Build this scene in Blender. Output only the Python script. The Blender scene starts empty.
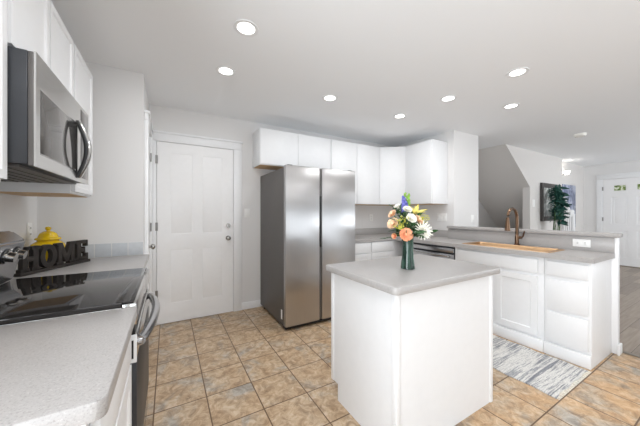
import bpy, bmesh, math, random
from mathutils import Vector, Matrix, Euler
random.seed(7)
scene = bpy.context.scene
COL = scene.collection
PI = math.pi

# ------------------------------------------------------------------ camera, world, light, exposure
EYE = 1.24
cd = bpy.data.cameras.new('camera')
cd.sensor_fit = 'HORIZONTAL'; cd.sensor_width = 36.0; cd.lens = 36.0 * 263.0 / 640.0
cd.clip_start = 0.02
cam = bpy.data.objects.new('camera', cd); COL.objects.link(cam)
cam.location = (0, 0, EYE); cam.rotation_euler = (PI/2, 0, -math.radians(30))
scene.camera = cam
vs = scene.view_settings
vs.view_transform = 'Standard'; vs.look = 'None'; vs.gamma = 1.0; vs.use_curve_mapping = False
vs.exposure = -0.83
w = bpy.data.worlds.new('sky'); scene.world = w; w.use_nodes = True
w.node_tree.nodes['Background'].inputs[0].default_value = (0.86, 0.93, 1.0, 1)
w.node_tree.nodes['Background'].inputs[1].default_value = 1.5
def area(name, loc, rot, sx, sy, power, col=(1, 1, 1)):
    l = bpy.data.lights.new(name, 'AREA'); l.shape = 'RECTANGLE'; l.size = sx; l.size_y = sy
    l.energy = power; l.color = col
    o = bpy.data.objects.new(name, l); COL.objects.link(o); o.location = loc; o.rotation_euler = rot
    return o
# daylight through the openings of the wall behind the camera, plus added side fill
area('daylight_patio', (3.6, -3.36, 1.02), (PI/2+0.7, 0, 0), 2.9, 2.0, 55, (0.90, 0.95, 1.0))
area('daylight_window', (0.5, -3.10, 1.45), (PI/2+0.7, 0, 0), 1.85, 1.1, 34, (0.90, 0.95, 1.0))
area('daylight_hall', (7.6, -3.22, 1.35), (PI/2+0.7, 0, 0), 1.85, 1.5, 250, (0.90, 0.95, 1.0))
area('added_side_fill', (-1.62, -0.5, 1.05), (0, -PI/2-0.7, 0), 2.0, 1.95, 245, (0.90, 0.95, 1.0))  # added fill from the left for island side and peninsula front
DOWNLIGHT_W = 7.6
scene.cycles.max_bounces = 10
scene.cycles.diffuse_bounces = 6

# ------------------------------------------------------------------ materials
def srgb(r, g, b):
    def f(c):
        c /= 255.0
        return c/12.92 if c <= 0.04045 else ((c+0.055)/1.055)**2.4
    return (f(r), f(g), f(b), 1)

class NT:
    def __init__(s, name):
        s.m = bpy.data.materials.new(name); s.m.use_nodes = True
        s.t = s.m.node_tree; s.b = s.t.nodes['Principled BSDF']
    def n(s, kind, **kw):
        nd = s.t.nodes.new(kind)
        for k, v in kw.items():
            if hasattr(nd, k): setattr(nd, k, v)
            else: nd.inputs[k.replace('_', ' ')].default_value = v
        return nd
    def l(s, a, b): s.t.links.new(a, b)
    def coords(s, scale=(1, 1, 1), loc=(0, 0, 0), rot=(0, 0, 0), src='Object'):
        tc = s.n('ShaderNodeTexCoord'); mp = s.n('ShaderNodeMapping')
        mp.inputs['Scale'].default_value = scale; mp.inputs['Location'].default_value = loc
        mp.inputs['Rotation'].default_value = rot
        s.l(tc.outputs[src], mp.inputs[0]); return mp.outputs[0]
    def ramp(s, fac, stops):
        r = s.n('ShaderNodeValToRGB'); e = r.color_ramp.elements
        while len(e) < len(stops): e.new(0.5)
        for i, (p, c) in enumerate(stops):
            e[i].position = p; e[i].color = c
        s.l(fac, r.inputs[0]); return r.outputs[0]
    def mix(s, fac, a, b, blend='MIX'):
        m = s.n('ShaderNodeMix', data_type='RGBA', blend_type=blend)
        for sock, v in ((m.inputs[0], fac), (m.inputs[6], a), (m.inputs[7], b)):
            if hasattr(v, 'links'): s.l(v, sock)
            else: sock.default_value = v
        return m.outputs[2]
    def bump(s, h, strength=0.2, dist=0.01):
        b = s.n('ShaderNodeBump'); b.inputs['Strength'].default_value = strength
        b.inputs['Distance'].default_value = dist
        s.l(h, b.inputs['Height']); s.l(b.outputs[0], s.b.inputs['Normal'])
    def set(s, **kw):
        for k, v in kw.items(): s.b.inputs[k.replace('_', ' ')].default_value = v
        return s

def plain(name, col, rough=0.5, metal=0.0, var=0.04, scale=20, **kw):
    m = NT(name)
    nz = m.n('ShaderNodeTexNoise', Scale=scale, Detail=3.0); m.l(m.coords(), nz.inputs['Vector'])
    lo = tuple(c*(1-var) for c in col[:3])+(1,); hi = tuple(min(1, c*(1+var)) for c in col[:3])+(1,)
    m.l(m.ramp(nz.outputs[0], [(0.3, lo), (0.7, hi)]), m.b.inputs['Base Color'])
    m.set(Roughness=rough, Metallic=metal, **kw)
    return m.m

def wallpaint(name, col):
    m = NT(name)
    c = m.coords()
    nz = m.n('ShaderNodeTexNoise', Scale=140.0, Detail=2.0); m.l(c, nz.inputs['Vector'])
    m.b.inputs['Base Color'].default_value = col
    m.set(Roughness=0.75); m.bump(nz.outputs[0], 0.08, 0.004)
    return m.m

def brushed(name, col, rough, axis='z', strength=0.04, metal=1.0, aniso=0.0):
    m = NT(name)
    if aniso:
        cx = m.n('ShaderNodeCombineXYZ'); cx.inputs[0].default_value = 1.0
        m.l(cx.outputs[0], m.b.inputs['Tangent']); m.b.inputs['Anisotropic'].default_value = aniso
    sc = {'z': (400, 400, 4), 'x': (4, 400, 400), 'y': (400, 4, 400)}[axis]
    nz = m.n('ShaderNodeTexNoise', Scale=1.0, Detail=2.0); m.l(m.coords(scale=sc), nz.inputs['Vector'])
    lo = tuple(c*0.94 for c in col[:3])+(1,)
    m.l(m.ramp(nz.outputs[0], [(0.3, lo), (0.7, col)]), m.b.inputs['Base Color'])
    m.set(Metallic=metal, Roughness=rough); m.bump(nz.outputs[0], strength, 0.001)
    return m.m

def laminate(name, base, dark, light):
    m = NT(name); c = m.coords()
    a = m.n('ShaderNodeTexNoise', Scale=220.0, Detail=4.0, Roughness=0.7); m.l(c, a.inputs['Vector'])
    b = m.n('ShaderNodeTexNoise', Scale=38.0, Detail=5.0, Roughness=0.7); m.l(c, b.inputs['Vector'])
    s1 = m.ramp(a.outputs[0], [(0.36, dark), (0.46, base), (0.58, base), (0.68, light)])
    s2 = m.ramp(b.outputs[0], [(0.35, tuple(x*0.9 for x in base[:3])+(1,)), (0.65, base)])
    m.l(m.mix(0.45, s1, s2), m.b.inputs['Base Color']); m.set(Roughness=0.32)
    return m.m

def emit(name, col, strength):
    m = NT(name); m.b.inputs['Base Color'].default_value = col
    m.b.inputs['Emission Color'].default_value = col; m.b.inputs['Emission Strength'].default_value = strength
    return m.m

M = {}
M['wall'] = wallpaint('wall_paint', srgb(226, 225, 224))
M['wall_stair'] = wallpaint('stair_paint', srgb(216, 213, 210))
M['ceiling'] = wallpaint('ceiling_paint', srgb(245, 247, 249))
M['white'] = plain('cabinet_white', srgb(231, 232, 233), 0.38, var=0.01)
M['trim'] = plain('trim_white', srgb(235, 236, 237), 0.35, var=0.01)
M['door'] = plain('door_white', srgb(238, 238, 238), 0.4, var=0.01)
M['counter'] = laminate('counter_laminate', srgb(174, 171, 169), srgb(136, 132, 129), srgb(204, 202, 199))
M['steel'] = brushed('stainless', srgb(190, 190, 192), 0.22, 'x')
M['steel_fridge'] = brushed('stainless_door', srgb(190, 189, 189), 0.28, 'z', 0.02, aniso=0.85)
M['steel_bright'] = brushed('stainless_bright', srgb(206, 205, 203), 0.16, 'x', 0.02)
M['grey_side'] = plain('appliance_grey', srgb(98, 95, 93), 0.45, 0.3, 0.03)
M['dark_side'] = plain('appliance_charcoal', srgb(56, 58, 62), 0.4, 0.3, 0.03)
M['black'] = plain('black_plastic', srgb(24, 24, 25), 0.4)
M['glass_top'] = plain('ceramic_glass', srgb(40, 38, 37), 0.06, var=0.02)
M['mw_glass'] = plain('microwave_glass', srgb(120, 118, 116), 0.06, 0.55, var=0.02)
M['chrome'] = plain('satin_nickel', srgb(180, 178, 174), 0.25, 1.0)
M['hinge'] = plain('hinge_metal', srgb(150, 148, 146), 0.35, 0.9)
M['plate'] = plain('switch_plastic', srgb(240, 240, 238), 0.35, var=0.01)
M['slot'] = plain('outlet_slot', srgb(90, 88, 86), 0.5)
M['under'] = plain('birch_underside', srgb(205, 170, 125), 0.55, var=0.1, scale=60)
M['bronze'] = brushed('bronze', srgb(116, 92, 74), 0.3, 'z')
M['copper'] = brushed('copper', srgb(206, 170, 132), 0.35, 'y', 0.05)
M['drain'] = plain('drain_metal', srgb(190, 170, 150), 0.25, 1.0)
M['sign'] = plain('sign_wood', srgb(40, 34, 30), 0.6, var=0.25, scale=40)
M['yellow'] = plain('yellow_glaze', srgb(226, 190, 22), 0.18, var=0.04)
M['lamp'] = emit('lamp_lens', (1, 0.98, 0.95, 1), 9.0)
M['warm_lamp'] = emit('warm_lens', (1, 0.86, 0.62, 1), 5.0)
M['sconce'] = emit('sconce_glass', (1, 0.97, 0.92, 1), 6.0)
M['stem'] = plain('stem_green', srgb(70, 105, 52), 0.5)
M['leaf'] = plain('leaf_green', srgb(62, 98, 56), 0.5, var=0.25, scale=30)
M['leaf_dark'] = plain('leaf_teal', srgb(38, 84, 74), 0.5, var=0.3, scale=20)
M['peach'] = plain('petal_peach', srgb(250, 214, 180), 0.6, var=0.14, scale=70)
M['coral'] = plain('petal_coral', srgb(252, 178, 138), 0.6, var=0.16, scale=70)
M['white_petal'] = plain('petal_white', srgb(246, 244, 234), 0.6, var=0.03)
M['lily'] = plain('petal_yellow', srgb(240, 228, 136), 0.55, var=0.06)
M['gold'] = plain('petal_gold', srgb(206, 204, 84), 0.6, var=0.15, scale=90)
M['blue'] = plain('petal_blue', srgb(122, 122, 200), 0.6, var=0.15, scale=60)
M['bells'] = plain('bells_green', srgb(150, 190, 88), 0.6, var=0.1)
M['frame'] = plain('frame_charcoal', srgb(58, 54, 52), 0.4, var=0.1)
M['pot'] = plain('pot_ceramic', srgb(190, 186, 178), 0.4)
M['console'] = plain('console_wood', srgb(120, 96, 74), 0.45, var=0.2, scale=30)
M['threshold'] = plain('threshold_metal', srgb(150, 142, 132), 0.35, 0.7)
M['smoke'] = plain('smoke_plastic', srgb(245, 244, 238), 0.4)

def vase_mat():
    m = NT('green_glass'); nz = m.n('ShaderNodeTexNoise', Scale=30.0); m.l(m.coords(scale=(1, 1, 0.15)), nz.inputs['Vector'])
    m.l(m.ramp(nz.outputs[0], [(0.35, srgb(36, 58, 48)), (0.65, srgb(92, 126, 112))]), m.b.inputs['Base Color'])
    m.set(Roughness=0.05, Transmission_Weight=0.35, IOR=1.45); return m.m
M['vase'] = vase_mat()

def tile_floor():
    m = NT('slate_tile'); P = 0.302
    tc = m.coords(loc=(-0.225, -0.108, 0))
    br = m.n('ShaderNodeTexBrick', offset=0.0, squash=1.0)
    for k, v in (('Scale', 1.0), ('Mortar Size', 0.0042), ('Mortar Smooth', 0.2), ('Bias', 0.0), ('Brick Width', P), ('Row Height', P)):
        br.inputs[k].default_value = v
    br.inputs['Color1'].default_value = (0, 0, 0, 1); br.inputs['Color2'].default_value = (1, 1, 1, 1); br.inputs['Mortar'].default_value = (0.5, 0.5, 0.5, 1)
    m.l(tc, br.inputs['Vector'])
    # an individual shift of the stone figure for each tile
    dv = m.n('ShaderNodeVectorMath', operation='DIVIDE'); dv.inputs[1].default_value = (P, P, P); m.l(tc, dv.inputs[0])
    fl = m.n('ShaderNodeVectorMath', operation='FLOOR'); m.l(dv.outputs[0], fl.inputs[0])
    wn = m.n('ShaderNodeTexWhiteNoise', noise_dimensions='2D'); m.l(fl.outputs[0], wn.inputs['Vector'])
    sc = m.n('ShaderNodeVectorMath', operation='SCALE'); sc.inputs['Scale'].default_value = 20.0; m.l(wn.outputs['Color'], sc.inputs[0])
    ad = m.n('ShaderNodeVectorMath', operation='ADD'); m.l(tc, ad.inputs[0]); m.l(sc.outputs[0], ad.inputs[1])
    n1 = m.n('ShaderNodeTexNoise', Scale=16.0, Detail=8.0, Roughness=0.72, Distortion=0.8); m.l(ad.outputs[0], n1.inputs['Vector'])
    n2 = m.n('ShaderNodeTexNoise', Scale=4.0, Detail=5.0, Roughness=0.6, Distortion=0.8); m.l(ad.outputs[0], n2.inputs['Vector'])
    n3 = m.n('ShaderNodeTexNoise', Scale=0.55, Detail=1.0); m.l(tc, n3.inputs['Vector'])
    stone = m.ramp(n1.outputs[0], [(0.3, srgb(124, 102, 80)), (0.43, srgb(164, 140, 113)), (0.54, srgb(191, 168, 140)), (0.68, srgb(212, 195, 172))])
    grey = m.ramp(n1.outputs[0], [(0.3, srgb(122, 116, 109)), (0.5, srgb(164, 158, 149)), (0.68, srgb(200, 195, 187))])
    rust = m.ramp(n1.outputs[0], [(0.3, srgb(150, 114, 78)), (0.5, srgb(196, 158, 116)), (0.68, srgb(218, 188, 150))])
    # greyer and rustier veins
    f1 = m.ramp(n2.outputs[0], [(0.54, (0, 0, 0, 1)), (0.68, (0.9, 0.9, 0.9, 1))])
    f2 = m.ramp(n2.outputs[0], [(0.40, (1, 1, 1, 1)), (0.55, (0, 0, 0, 1))])
    sx = m.n('ShaderNodeSeparateXYZ'); m.l(tc, sx.inputs[0])
    mr = m.n('ShaderNodeMapRange'); m.l(sx.outputs[0], mr.inputs[0])   # rust tone mixed in more strongly as x grows
    for k, v in (('From Min', 0.6), ('From Max', 2.2), ('To Min', 0.25), ('To Max', 1.0)): mr.inputs[k].default_value = v
    f3 = m.n('ShaderNodeMath', operation='MULTIPLY'); m.l(f2, f3.inputs[0]); m.l(mr.outputs[0], f3.inputs[1])
    c = m.mix(f1, stone, grey); c = m.mix(f3.outputs[0], c, rust)
    c = m.mix(br.outputs['Fac'], c, srgb(104, 80, 56))
    m.l(c, m.b.inputs['Base Color'])
    m.set(Roughness=0.42)
    inv = m.n('ShaderNodeMath', operation='SUBTRACT'); inv.inputs[0].default_value = 1.0; m.l(br.outputs['Fac'], inv.inputs[1])
    mx = m.n('ShaderNodeMath', operation='MULTIPLY_ADD'); m.l(n1.outputs[0], mx.inputs[0]); mx.inputs[1].default_value = 0.25; m.l(inv.outputs[0], mx.inputs[2])
    m.bump(mx.outputs[0], 0.5, 0.004)
    return m.m
M['tile'] = tile_floor()

def wood_floor():
    m = NT('plank_floor'); tc = m.coords()
    br = m.n('ShaderNodeTexBrick', offset=0.37, squash=1.0)
    for k, v in (('Scale', 1.0), ('Mortar Size', 0.002), ('Mortar Smooth', 0.1), ('Bias', 0.0), ('Brick Width', 1.2), ('Row Height', 0.16)):
        br.inputs[k].default_value = v
    br.inputs['Color1'].default_value = srgb(138, 126, 114); br.inputs['Color2'].default_value = srgb(168, 154, 140); br.inputs['Mortar'].default_value = srgb(92, 82, 72)
    m.l(tc, br.inputs['Vector'])
    nz = m.n('ShaderNodeTexNoise', Scale=1.0, Detail=6.0); m.l(m.coords(scale=(3, 45, 1)), nz.inputs['Vector'])
    g = m.ramp(nz.outputs[0], [(0.3, (0.72, 0.7, 0.68, 1)), (0.7, (1, 1, 1, 1))])
    m.l(m.mix(1.0, br.outputs['Color'], g, 'MULTIPLY'), m.b.inputs['Base Color']); m.set(Roughness=0.4)
    return m.m
M['wood'] = wood_floor()

def splash_tile():
    m = NT('grey_wall_tile')
    br = m.n('ShaderNodeTexBrick', offset=0.0, squash=1.0)
    for k, v in (('Scale', 1.0), ('Mortar Size', 0.003), ('Mortar Smooth', 0.1), ('Bias', 0.0), ('Brick Width', 0.108), ('Row Height', 0.12)):
        br.inputs[k].default_value = v
    br.inputs['Color1'].default_value = srgb(186, 190, 194); br.inputs['Color2'].default_value = srgb(196, 199, 202); br.inputs['Mortar'].default_value = srgb(214, 213, 210)
    m.l(m.coords(rot=(PI/2, 0, 0)), br.inputs['Vector'])
    nz = m.n('ShaderNodeTexNoise', Scale=25.0, Detail=4.0); m.l(m.coords(), nz.inputs['Vector'])
    g = m.ramp(nz.outputs[0], [(0.3, (0.9, 0.9, 0.9, 1)), (0.7, (1, 1, 1, 1))])
    m.l(m.mix(1.0, br.outputs['Color'], g, 'MULTIPLY'), m.b.inputs['Base Color']); m.set(Roughness=0.3)
    return m.m
M['splash'] = splash_tile()

def rug_mat():
    m = NT('woven_stripes')
    # bands across the short side, wobbling like rag weave
    nz = m.n('ShaderNodeTexNoise', Scale=1.0, Detail=6.0, Roughness=0.75); m.l(m.coords(scale=(0.8, 16, 1)), nz.inputs['Vector'])
    n2 = m.n('ShaderNodeTexNoise', Scale=1.0, Detail=3.0); m.l(m.coords(scale=(60, 120, 1)), n2.inputs['Vector'])
    c = m.ramp(nz.outputs[0], [(0.36, srgb(118, 122, 130)), (0.43, srgb(150, 151, 155)), (0.47, srgb(212, 210, 206)), (0.52, srgb(226, 224, 219)), (0.56, srgb(146, 148, 153)), (0.60, srgb(168, 168, 170)), (0.64, srgb(222, 220, 215))])
    g = m.ramp(n2.outputs[0], [(0.3, (0.78, 0.78, 0.78, 1)), (0.6, (1, 1, 1, 1))])
    m.l(m.mix(1.0, c, g, 'MULTIPLY'), m.b.inputs['Base Color']); m.set(Roughness=0.95)
    m.bump(n2.outputs[0], 0.5, 0.004); return m.m
M['rug'] = rug_mat()

def art_mat(name, stops, scale):
    m = NT(name); nz = m.n('ShaderNodeTexNoise', Scale=scale, Detail=5.0, Distortion=1.0); m.l(m.coords(), nz.inputs['Vector'])
    m.l(m.ramp(nz.outputs[0], stops), m.b.inputs['Base Color']); m.set(Roughness=0.3); return m.m
M['art'] = art_mat('framed_print', [(0.35, srgb(34, 40, 38)), (0.5, srgb(92, 104, 100)), (0.66, srgb(220, 222, 218))], 5.0)
M['art_blue'] = art_mat('blue_painting', [(0.3, srgb(48, 54, 78)), (0.48, srgb(104, 116, 150)), (0.62, srgb(180, 188, 206)), (0.75, srgb(90, 84, 90))], 6.0)
M['lite'] = art_mat('garden_through_glass', [(0.35, srgb(60, 90, 36)), (0.5, srgb(140, 160, 90)), (0.62, srgb(226, 230, 214))], 14.0)

# ------------------------------------------------------------------ mesh helpers
class MB:
    """collects shapes; built as ONE mesh"""
    def __init__(s): s.bm = bmesh.new()
    def _merge(s, b, mat=None):
        if mat is not None: bmesh.ops.transform(b, matrix=mat, verts=b.verts)
        me = bpy.data.meshes.new('tmp'); b.to_mesh(me); b.free()
        s.bm.from_mesh(me); bpy.data.meshes.remove(me); return s
    def box(s, x0, x1, y0, y1, z0, z1, bev=0.0, seg=2, mat=None):
        b = bmesh.new(); bmesh.ops.create_cube(b, size=1)
        sc = Vector((x1-x0, y1-y0, z1-z0)); c = Vector(((x0+x1)/2, (y0+y1)/2, (z0+z1)/2))
        for v in b.verts: v.co = Vector((v.co.x*sc.x, v.co.y*sc.y, v.co.z*sc.z)) + c
        if bev > 0: bmesh.ops.bevel(b, geom=b.edges[:], offset=min(bev, min(abs(q) for q in sc)*0.45), segments=seg, profile=0.5, affect='EDGES')
        return s._merge(b, mat)
    def cyl(s, p0, p1, r0, r1=None, n=20, cap=True):
        r1 = r0 if r1 is None else r1
        p0 = Vector(p0); p1 = Vector(p1); d = p1-p0
        b = bmesh.new(); bmesh.ops.create_cone(b, cap_ends=cap, segments=n, radius1=r0, radius2=r1, depth=d.length)
        q = Vector((0, 0, 1)).rotation_difference(d.normalized()).to_matrix().to_4x4()
        return s._merge(b, Matrix.Translation((p0+p1)/2) @ q)
    def ball(s, c, r, sub=2, scale=(1, 1, 1)):
        b = bmesh.new(); bmesh.ops.create_icosphere(b, subdivisions=sub, radius=r)
        return s._merge(b, Matrix.Translation(c) @ Matrix.Diagonal((*scale, 1)))
    def lathe(s, prof, n=28, c=(0, 0, 0)):
        b = bmesh.new(); rings = []
        for r, z in prof:
            rings.append([b.verts.new((c[0]+r*math.cos(2*PI*i/n), c[1]+r*math.sin(2*PI*i/n), c[2]+z)) for i in range(n)] if r > 1e-5 else [b.verts.new((c[0], c[1], c[2]+z))])
        for A, B in zip(rings, rings[1:]):
            for i in range(n):
                j = (i+1) % n
                if len(A) == 1 and len(B) == 1: continue
                if len(A) == 1: b.faces.new((A[0], B[i], B[j]))
                elif len(B) == 1: b.faces.new((A[i], A[j], B[0]))
                else: b.faces.new((A[i], A[j], B[j], B[i]))
        bmesh.ops.recalc_face_normals(b, faces=b.faces)
        return s._merge(b)
    def tube(s, pts, r, n=10, taper=None, squash=None, up=(0, 0, 1)):
        pts = [Vector(p) for p in pts]; b = bmesh.new(); rings = []
        up = Vector(up)
        for i, p in enumerate(pts):
            t = (pts[min(i+1, len(pts)-1)]-pts[max(i-1, 0)]).normalized()
            u = t.cross(up) if abs(t.dot(up)) < 0.98 else t.cross(Vector((1, 0, 0)))
            u.normalize(); v = u.cross(t)
            rr = r if taper is None else r*(1+(taper-1)*i/(len(pts)-1))
            q = 1.0 if squash is None else squash
            rings.append([b.verts.new(p+u*rr*math.cos(2*PI*k/n)+v*rr*q*math.sin(2*PI*k/n)) for k in range(n)])
        for A, B in zip(rings, rings[1:]):
            for k in range(n): b.faces.new((A[k], A[(k+1) % n], B[(k+1) % n], B[k]))
        b.faces.new(rings[0][::-1]); b.faces.new(rings[-1])
        bmesh.ops.recalc_face_normals(b, faces=b.faces)
        return s._merge(b)
    def prism(s, poly, y0, y1, bev=0.0, axis='y'):
        """polygon in (x,z) pushed along y, or in (x,y) pushed along z"""
        b = bmesh.new()
        P = (lambda a, c, t: (a, t, c)) if axis == 'y' else (lambda a, c, t: (a, c, t))
        A = [b.verts.new(P(a, c, y0)) for a, c in poly]; B = [b.verts.new(P(a, c, y1)) for a, c in poly]
        n = len(poly); b.faces.new(A); b.faces.new(B[::-1])
        for i in range(n): b.faces.new((A[i], B[i], B[(i+1) % n], A[(i+1) % n]))
        bmesh.ops.recalc_face_normals(b, faces=b.faces)
        if bev > 0: bmesh.ops.bevel(b, geom=b.edges[:], offset=bev, segments=2, profile=0.5, affect='EDGES')
        return s._merge(b)
    def patch(s, rows, mat=None):
        b = bmesh.new(); V = [[b.verts.new(p) for p in row] for row in rows]
        for R0, R1 in zip(V, V[1:]):
            for i in range(len(R0)-1): b.faces.new((R0[i], R0[i+1], R1[i+1], R1[i]))
        return s._merge(b, mat)
    def panel(s, x0, x1, z0, z1, y0, y1, cells, style):
        """slab whose front (at y0, facing -y) carries recessed panels; cells = (x0,x1,z0,z1)"""
        b = bmesh.new()
        xs = sorted({x0, x1} | {c[0] for c in cells} | {c[1] for c in cells}); zs = sorted({z0, z1} | {c[2] for c in cells} | {c[3] for c in cells})
        F = {(i, k): b.verts.new((x, y0, z)) for i, x in enumerate(xs) for k, z in enumerate(zs)}
        rec = []
        for i in range(len(xs)-1):
            for k in range(len(zs)-1):
                f = b.faces.new((F[i, k], F[i+1, k], F[i+1, k+1], F[i, k+1]))
                cx = (xs[i]+xs[i+1])/2; cz = (zs[k]+zs[k+1])/2
                for c in cells:
                    if c[0] < cx < c[1] and c[2] < cz < c[3]: rec.append(f)
        edge = [e for e in b.edges if len(e.link_faces) == 1]
        r = bmesh.ops.extrude_edge_only(b, edges=edge)
        nv = [g for g in r['geom'] if isinstance(g, bmesh.types.BMVert)]
        for v in nv: v.co.y = y1
        ne = [g for g in r['geom'] if isinstance(g, bmesh.types.BMEdge) and all(abs(v.co.y-y1) < 1e-6 for v in g.verts)]
        bmesh.ops.contextual_create(b, geom=ne)
        if rec:
            rec = [f for f in rec if f.is_valid]
            def push(faces, th, dy):
                bmesh.ops.inset_individual(b, faces=faces, thickness=th, depth=0)
                for v in {v for f in faces for v in f.verts}: v.co.y += dy
            for th, dy in style: push(rec, th, dy)
        bmesh.ops.recalc_face_normals(b, faces=b.faces)
        return s._merge(b)
    def build(s, name, mat, parent=None, smooth=True):
        me = bpy.data.meshes.new(name); s.bm.to_mesh(me); s.bm.free()
        me.materials.append(mat)
        o = bpy.data.objects.new(name, me); COL.objects.link(o)
        if parent is not None: o.parent = parent
        if smooth and len(me.polygons):
            me.polygons.foreach_set('use_smooth', [True]*len(me.polygons))
            try: me.set_sharp_from_angle(angle=math.radians(28))
            except Exception: pass
        return o

def tag(o, label=None, cat=None, group=None, kind=None):
    for k, v in (('label', label), ('category', cat), ('group', group), ('kind', kind)):
        if v: o[k] = v
    return o
def thing(name, label, cat, loc=(0, 0, 0), rz=0.0, group=None, kind=None):
    o = bpy.data.objects.new(name, None); COL.objects.link(o); o.empty_display_size = 0.1
    o.location = loc; o.rotation_euler = (0, 0, rz)
    return tag(o, label, cat, group, kind)
def struct(name, mb, mat, label=None, cat=None):
    return tag(mb.build(name, mat), label, cat, kind='structure')
def copy_tree(o, parent=None):
    c = o.copy(); COL.objects.link(c)
    if parent is not None: c.parent = parent
    for ch in list(o.children): copy_tree(ch, c)
    return c

# ------------------------------------------------------------------ structure
CEIL = 2.43; BACK = 3.42; LEFT = -0.83; REAR = -2.6; RIGHT = 3.54; HALL = 9.2
struct('floor', MB().box(-1.0, 3.5, REAR-0.2, BACK+0.1, -0.1, 0), M['tile'], 'brown and grey slate tile floor of the kitchen', 'floor')
struct('floor_hall', MB().box(3.5, HALL+0.2, REAR-0.2, BACK+0.1, -0.1, 0), M['wood'], 'grey brown wood plank floor of the hall', 'floor')
struct('trim_1', MB().box(3.485, 3.525, REAR, 0.68, 0.0, 0.008, 0.003), M['threshold'], 'metal strip between slate tile and plank floor', 'floor strip')
struct('ceiling', MB().box(-1.0, HALL+0.2, REAR-0.2, BACK+0.2, CEIL, CEIL+0.12), M['ceiling'], 'smooth light grey ceiling', 'ceiling')
struct('wall_left', MB().box(LEFT-0.12, LEFT, 0.5, 2.70, 0, CEIL).box(LEFT-0.12, LEFT, REAR, -1.5, 0, CEIL).box(LEFT-0.12, LEFT, -1.5, 0.5, 2.15, CEIL), M['wall'], 'light grey wall behind the range', 'wall')
struct('wall_back', MB().box(-0.95, HALL+0.2, BACK, BACK+0.12, 0, CEIL), M['wall'], 'light grey wall behind fridge and white door', 'wall')
struct('wall_end', MB().box(-0.95, -0.18, 2.70, BACK, 0, CEIL), M['wall'], 'light grey wall closing the end of the range counter', 'wall')
struct('wall_right', MB().box(RIGHT, 4.16, 2.30, BACK, 0, CEIL), M['wall'], 'thick grey wall end beside the upper cabinets', 'wall')
struct('wall_entry', MB().box(HALL, HALL+0.12, REAR, BACK, 0, CEIL), M['wall'], 'light grey wall around the front door', 'wall')
struct('wall_stair', MB().prism([(5.04, CEIL), (7.45, CEIL), (7.45, 0), (5.95, 0), (5.95, 1.73)], 2.33, 2.45), M['wall_stair'], 'grey wall of the staircase with a slanted cut edge', 'wall')
struct('wall_landing', MB().box(7.45, HALL, 2.46, 2.58, 0, CEIL), M['wall_stair'], 'bright grey wall with the lit sconce', 'wall')
sl = (CEIL-1.73)/0.91
struct('wall_soffit', MB().prism([(5.04, CEIL), (5.30, CEIL), (8.30, CEIL-3.0*sl if CEIL-3.0*sl > 0.05 else 0.05), (5.04+(CEIL-0.05)/sl, 0.05)], 2.45, BACK), M['wall_stair'], 'sloping grey underside of the staircase', 'wall')
# wall behind the camera with its daylight openings
rw = MB()
for a, b_, c, d in ((-0.95, -0.45, 0, CEIL), (-0.45, 1.45, 0, 0.93), (-0.45, 1.45, 2.08, CEIL), (1.45, 2.1, 0, CEIL), (2.1, 5.1, 2.08, CEIL), (5.1, 6.65, 0, CEIL), (6.65, 8.55, 0, 0.65), (6.65, 8.55, 2.15, CEIL), (8.55, HALL+0.12, 0, CEIL)):
    rw.box(a, b_, REAR-0.12, REAR, c, d)
struct('wall_rear', rw, M['wall'], 'grey wall behind the viewer with window openings', 'wall')
# knee wall of the peninsula
struct('wall_knee', MB().box(3.405, 3.465, 0.69, 2.30, 0, 1.026, 0.004), M['trim'], 'white half wall carrying the raised bar ledge', 'half wall')
struct('baseboard_knee', MB().box(3.385, 3.479, 0.676, 0.6895, 0, 0.09, 0.004).box(3.4655, 3.479, 0.6895, 2.29, 0, 0.09, 0.004), M['trim'], 'white baseboard at the end of the half wall', 'baseboard')
struct('baseboard_back', MB().box(0.80, 1.9, BACK-0.014, BACK-0.0005, 0, 0.09, 0.004), M['trim'], 'white baseboard between door and fridge', 'baseboard')
struct('baseboard_entry', MB().box(HALL-0.016, HALL-0.0005, REAR, 1.2, 0, 0.1, 0.004).box(HALL-0.016, HALL-0.0005, 2.24, 2.44, 0, 0.1, 0.004), M['trim'], 'white baseboard of the entry wall', 'baseboard')

def casing(par, x0, x1, h, wid, th, cap=True, left=None):
    """casing around an opening, local front at y=-th..0"""
    lw = wid if left is None else left
    c = MB().box(x0-lw, x0, -th, 0, 0, h, 0.004).box(x1, x1+wid, -th, 0, 0, h, 0.004).box(x0-lw, x1+wid, -th, 0, h, h+wid, 0.004)
    if cap: c.box(x0-lw-0.006, x1+wid+0.01, -th-0.012, 0, h+wid-0.012, h+wid+0.012, 0.004)
    return c.build('casing', M['trim'], par)
def hinge_at(par, x, z, y):
    return MB().cyl((x, y, z-0.045), (x, y, z+0.045), 0.007, n=10).box(x-0.012, x+0.012, y, y+0.006, z-0.045, z+0.045).build('hinge', M['hinge'], par)
def knob_at(par, x, z, y, name='door_knob'):
    k = MB().cyl((x, y, z), (x, y-0.008, z), 0.03).cyl((x, y-0.006, z), (x, y-0.035, z), 0.011).ball((x, y-0.05, z), 0.026, 2, (1, 0.8, 1))
    return tag(k.build(name, M['chrome'], par), 'satin metal knob')

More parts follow.
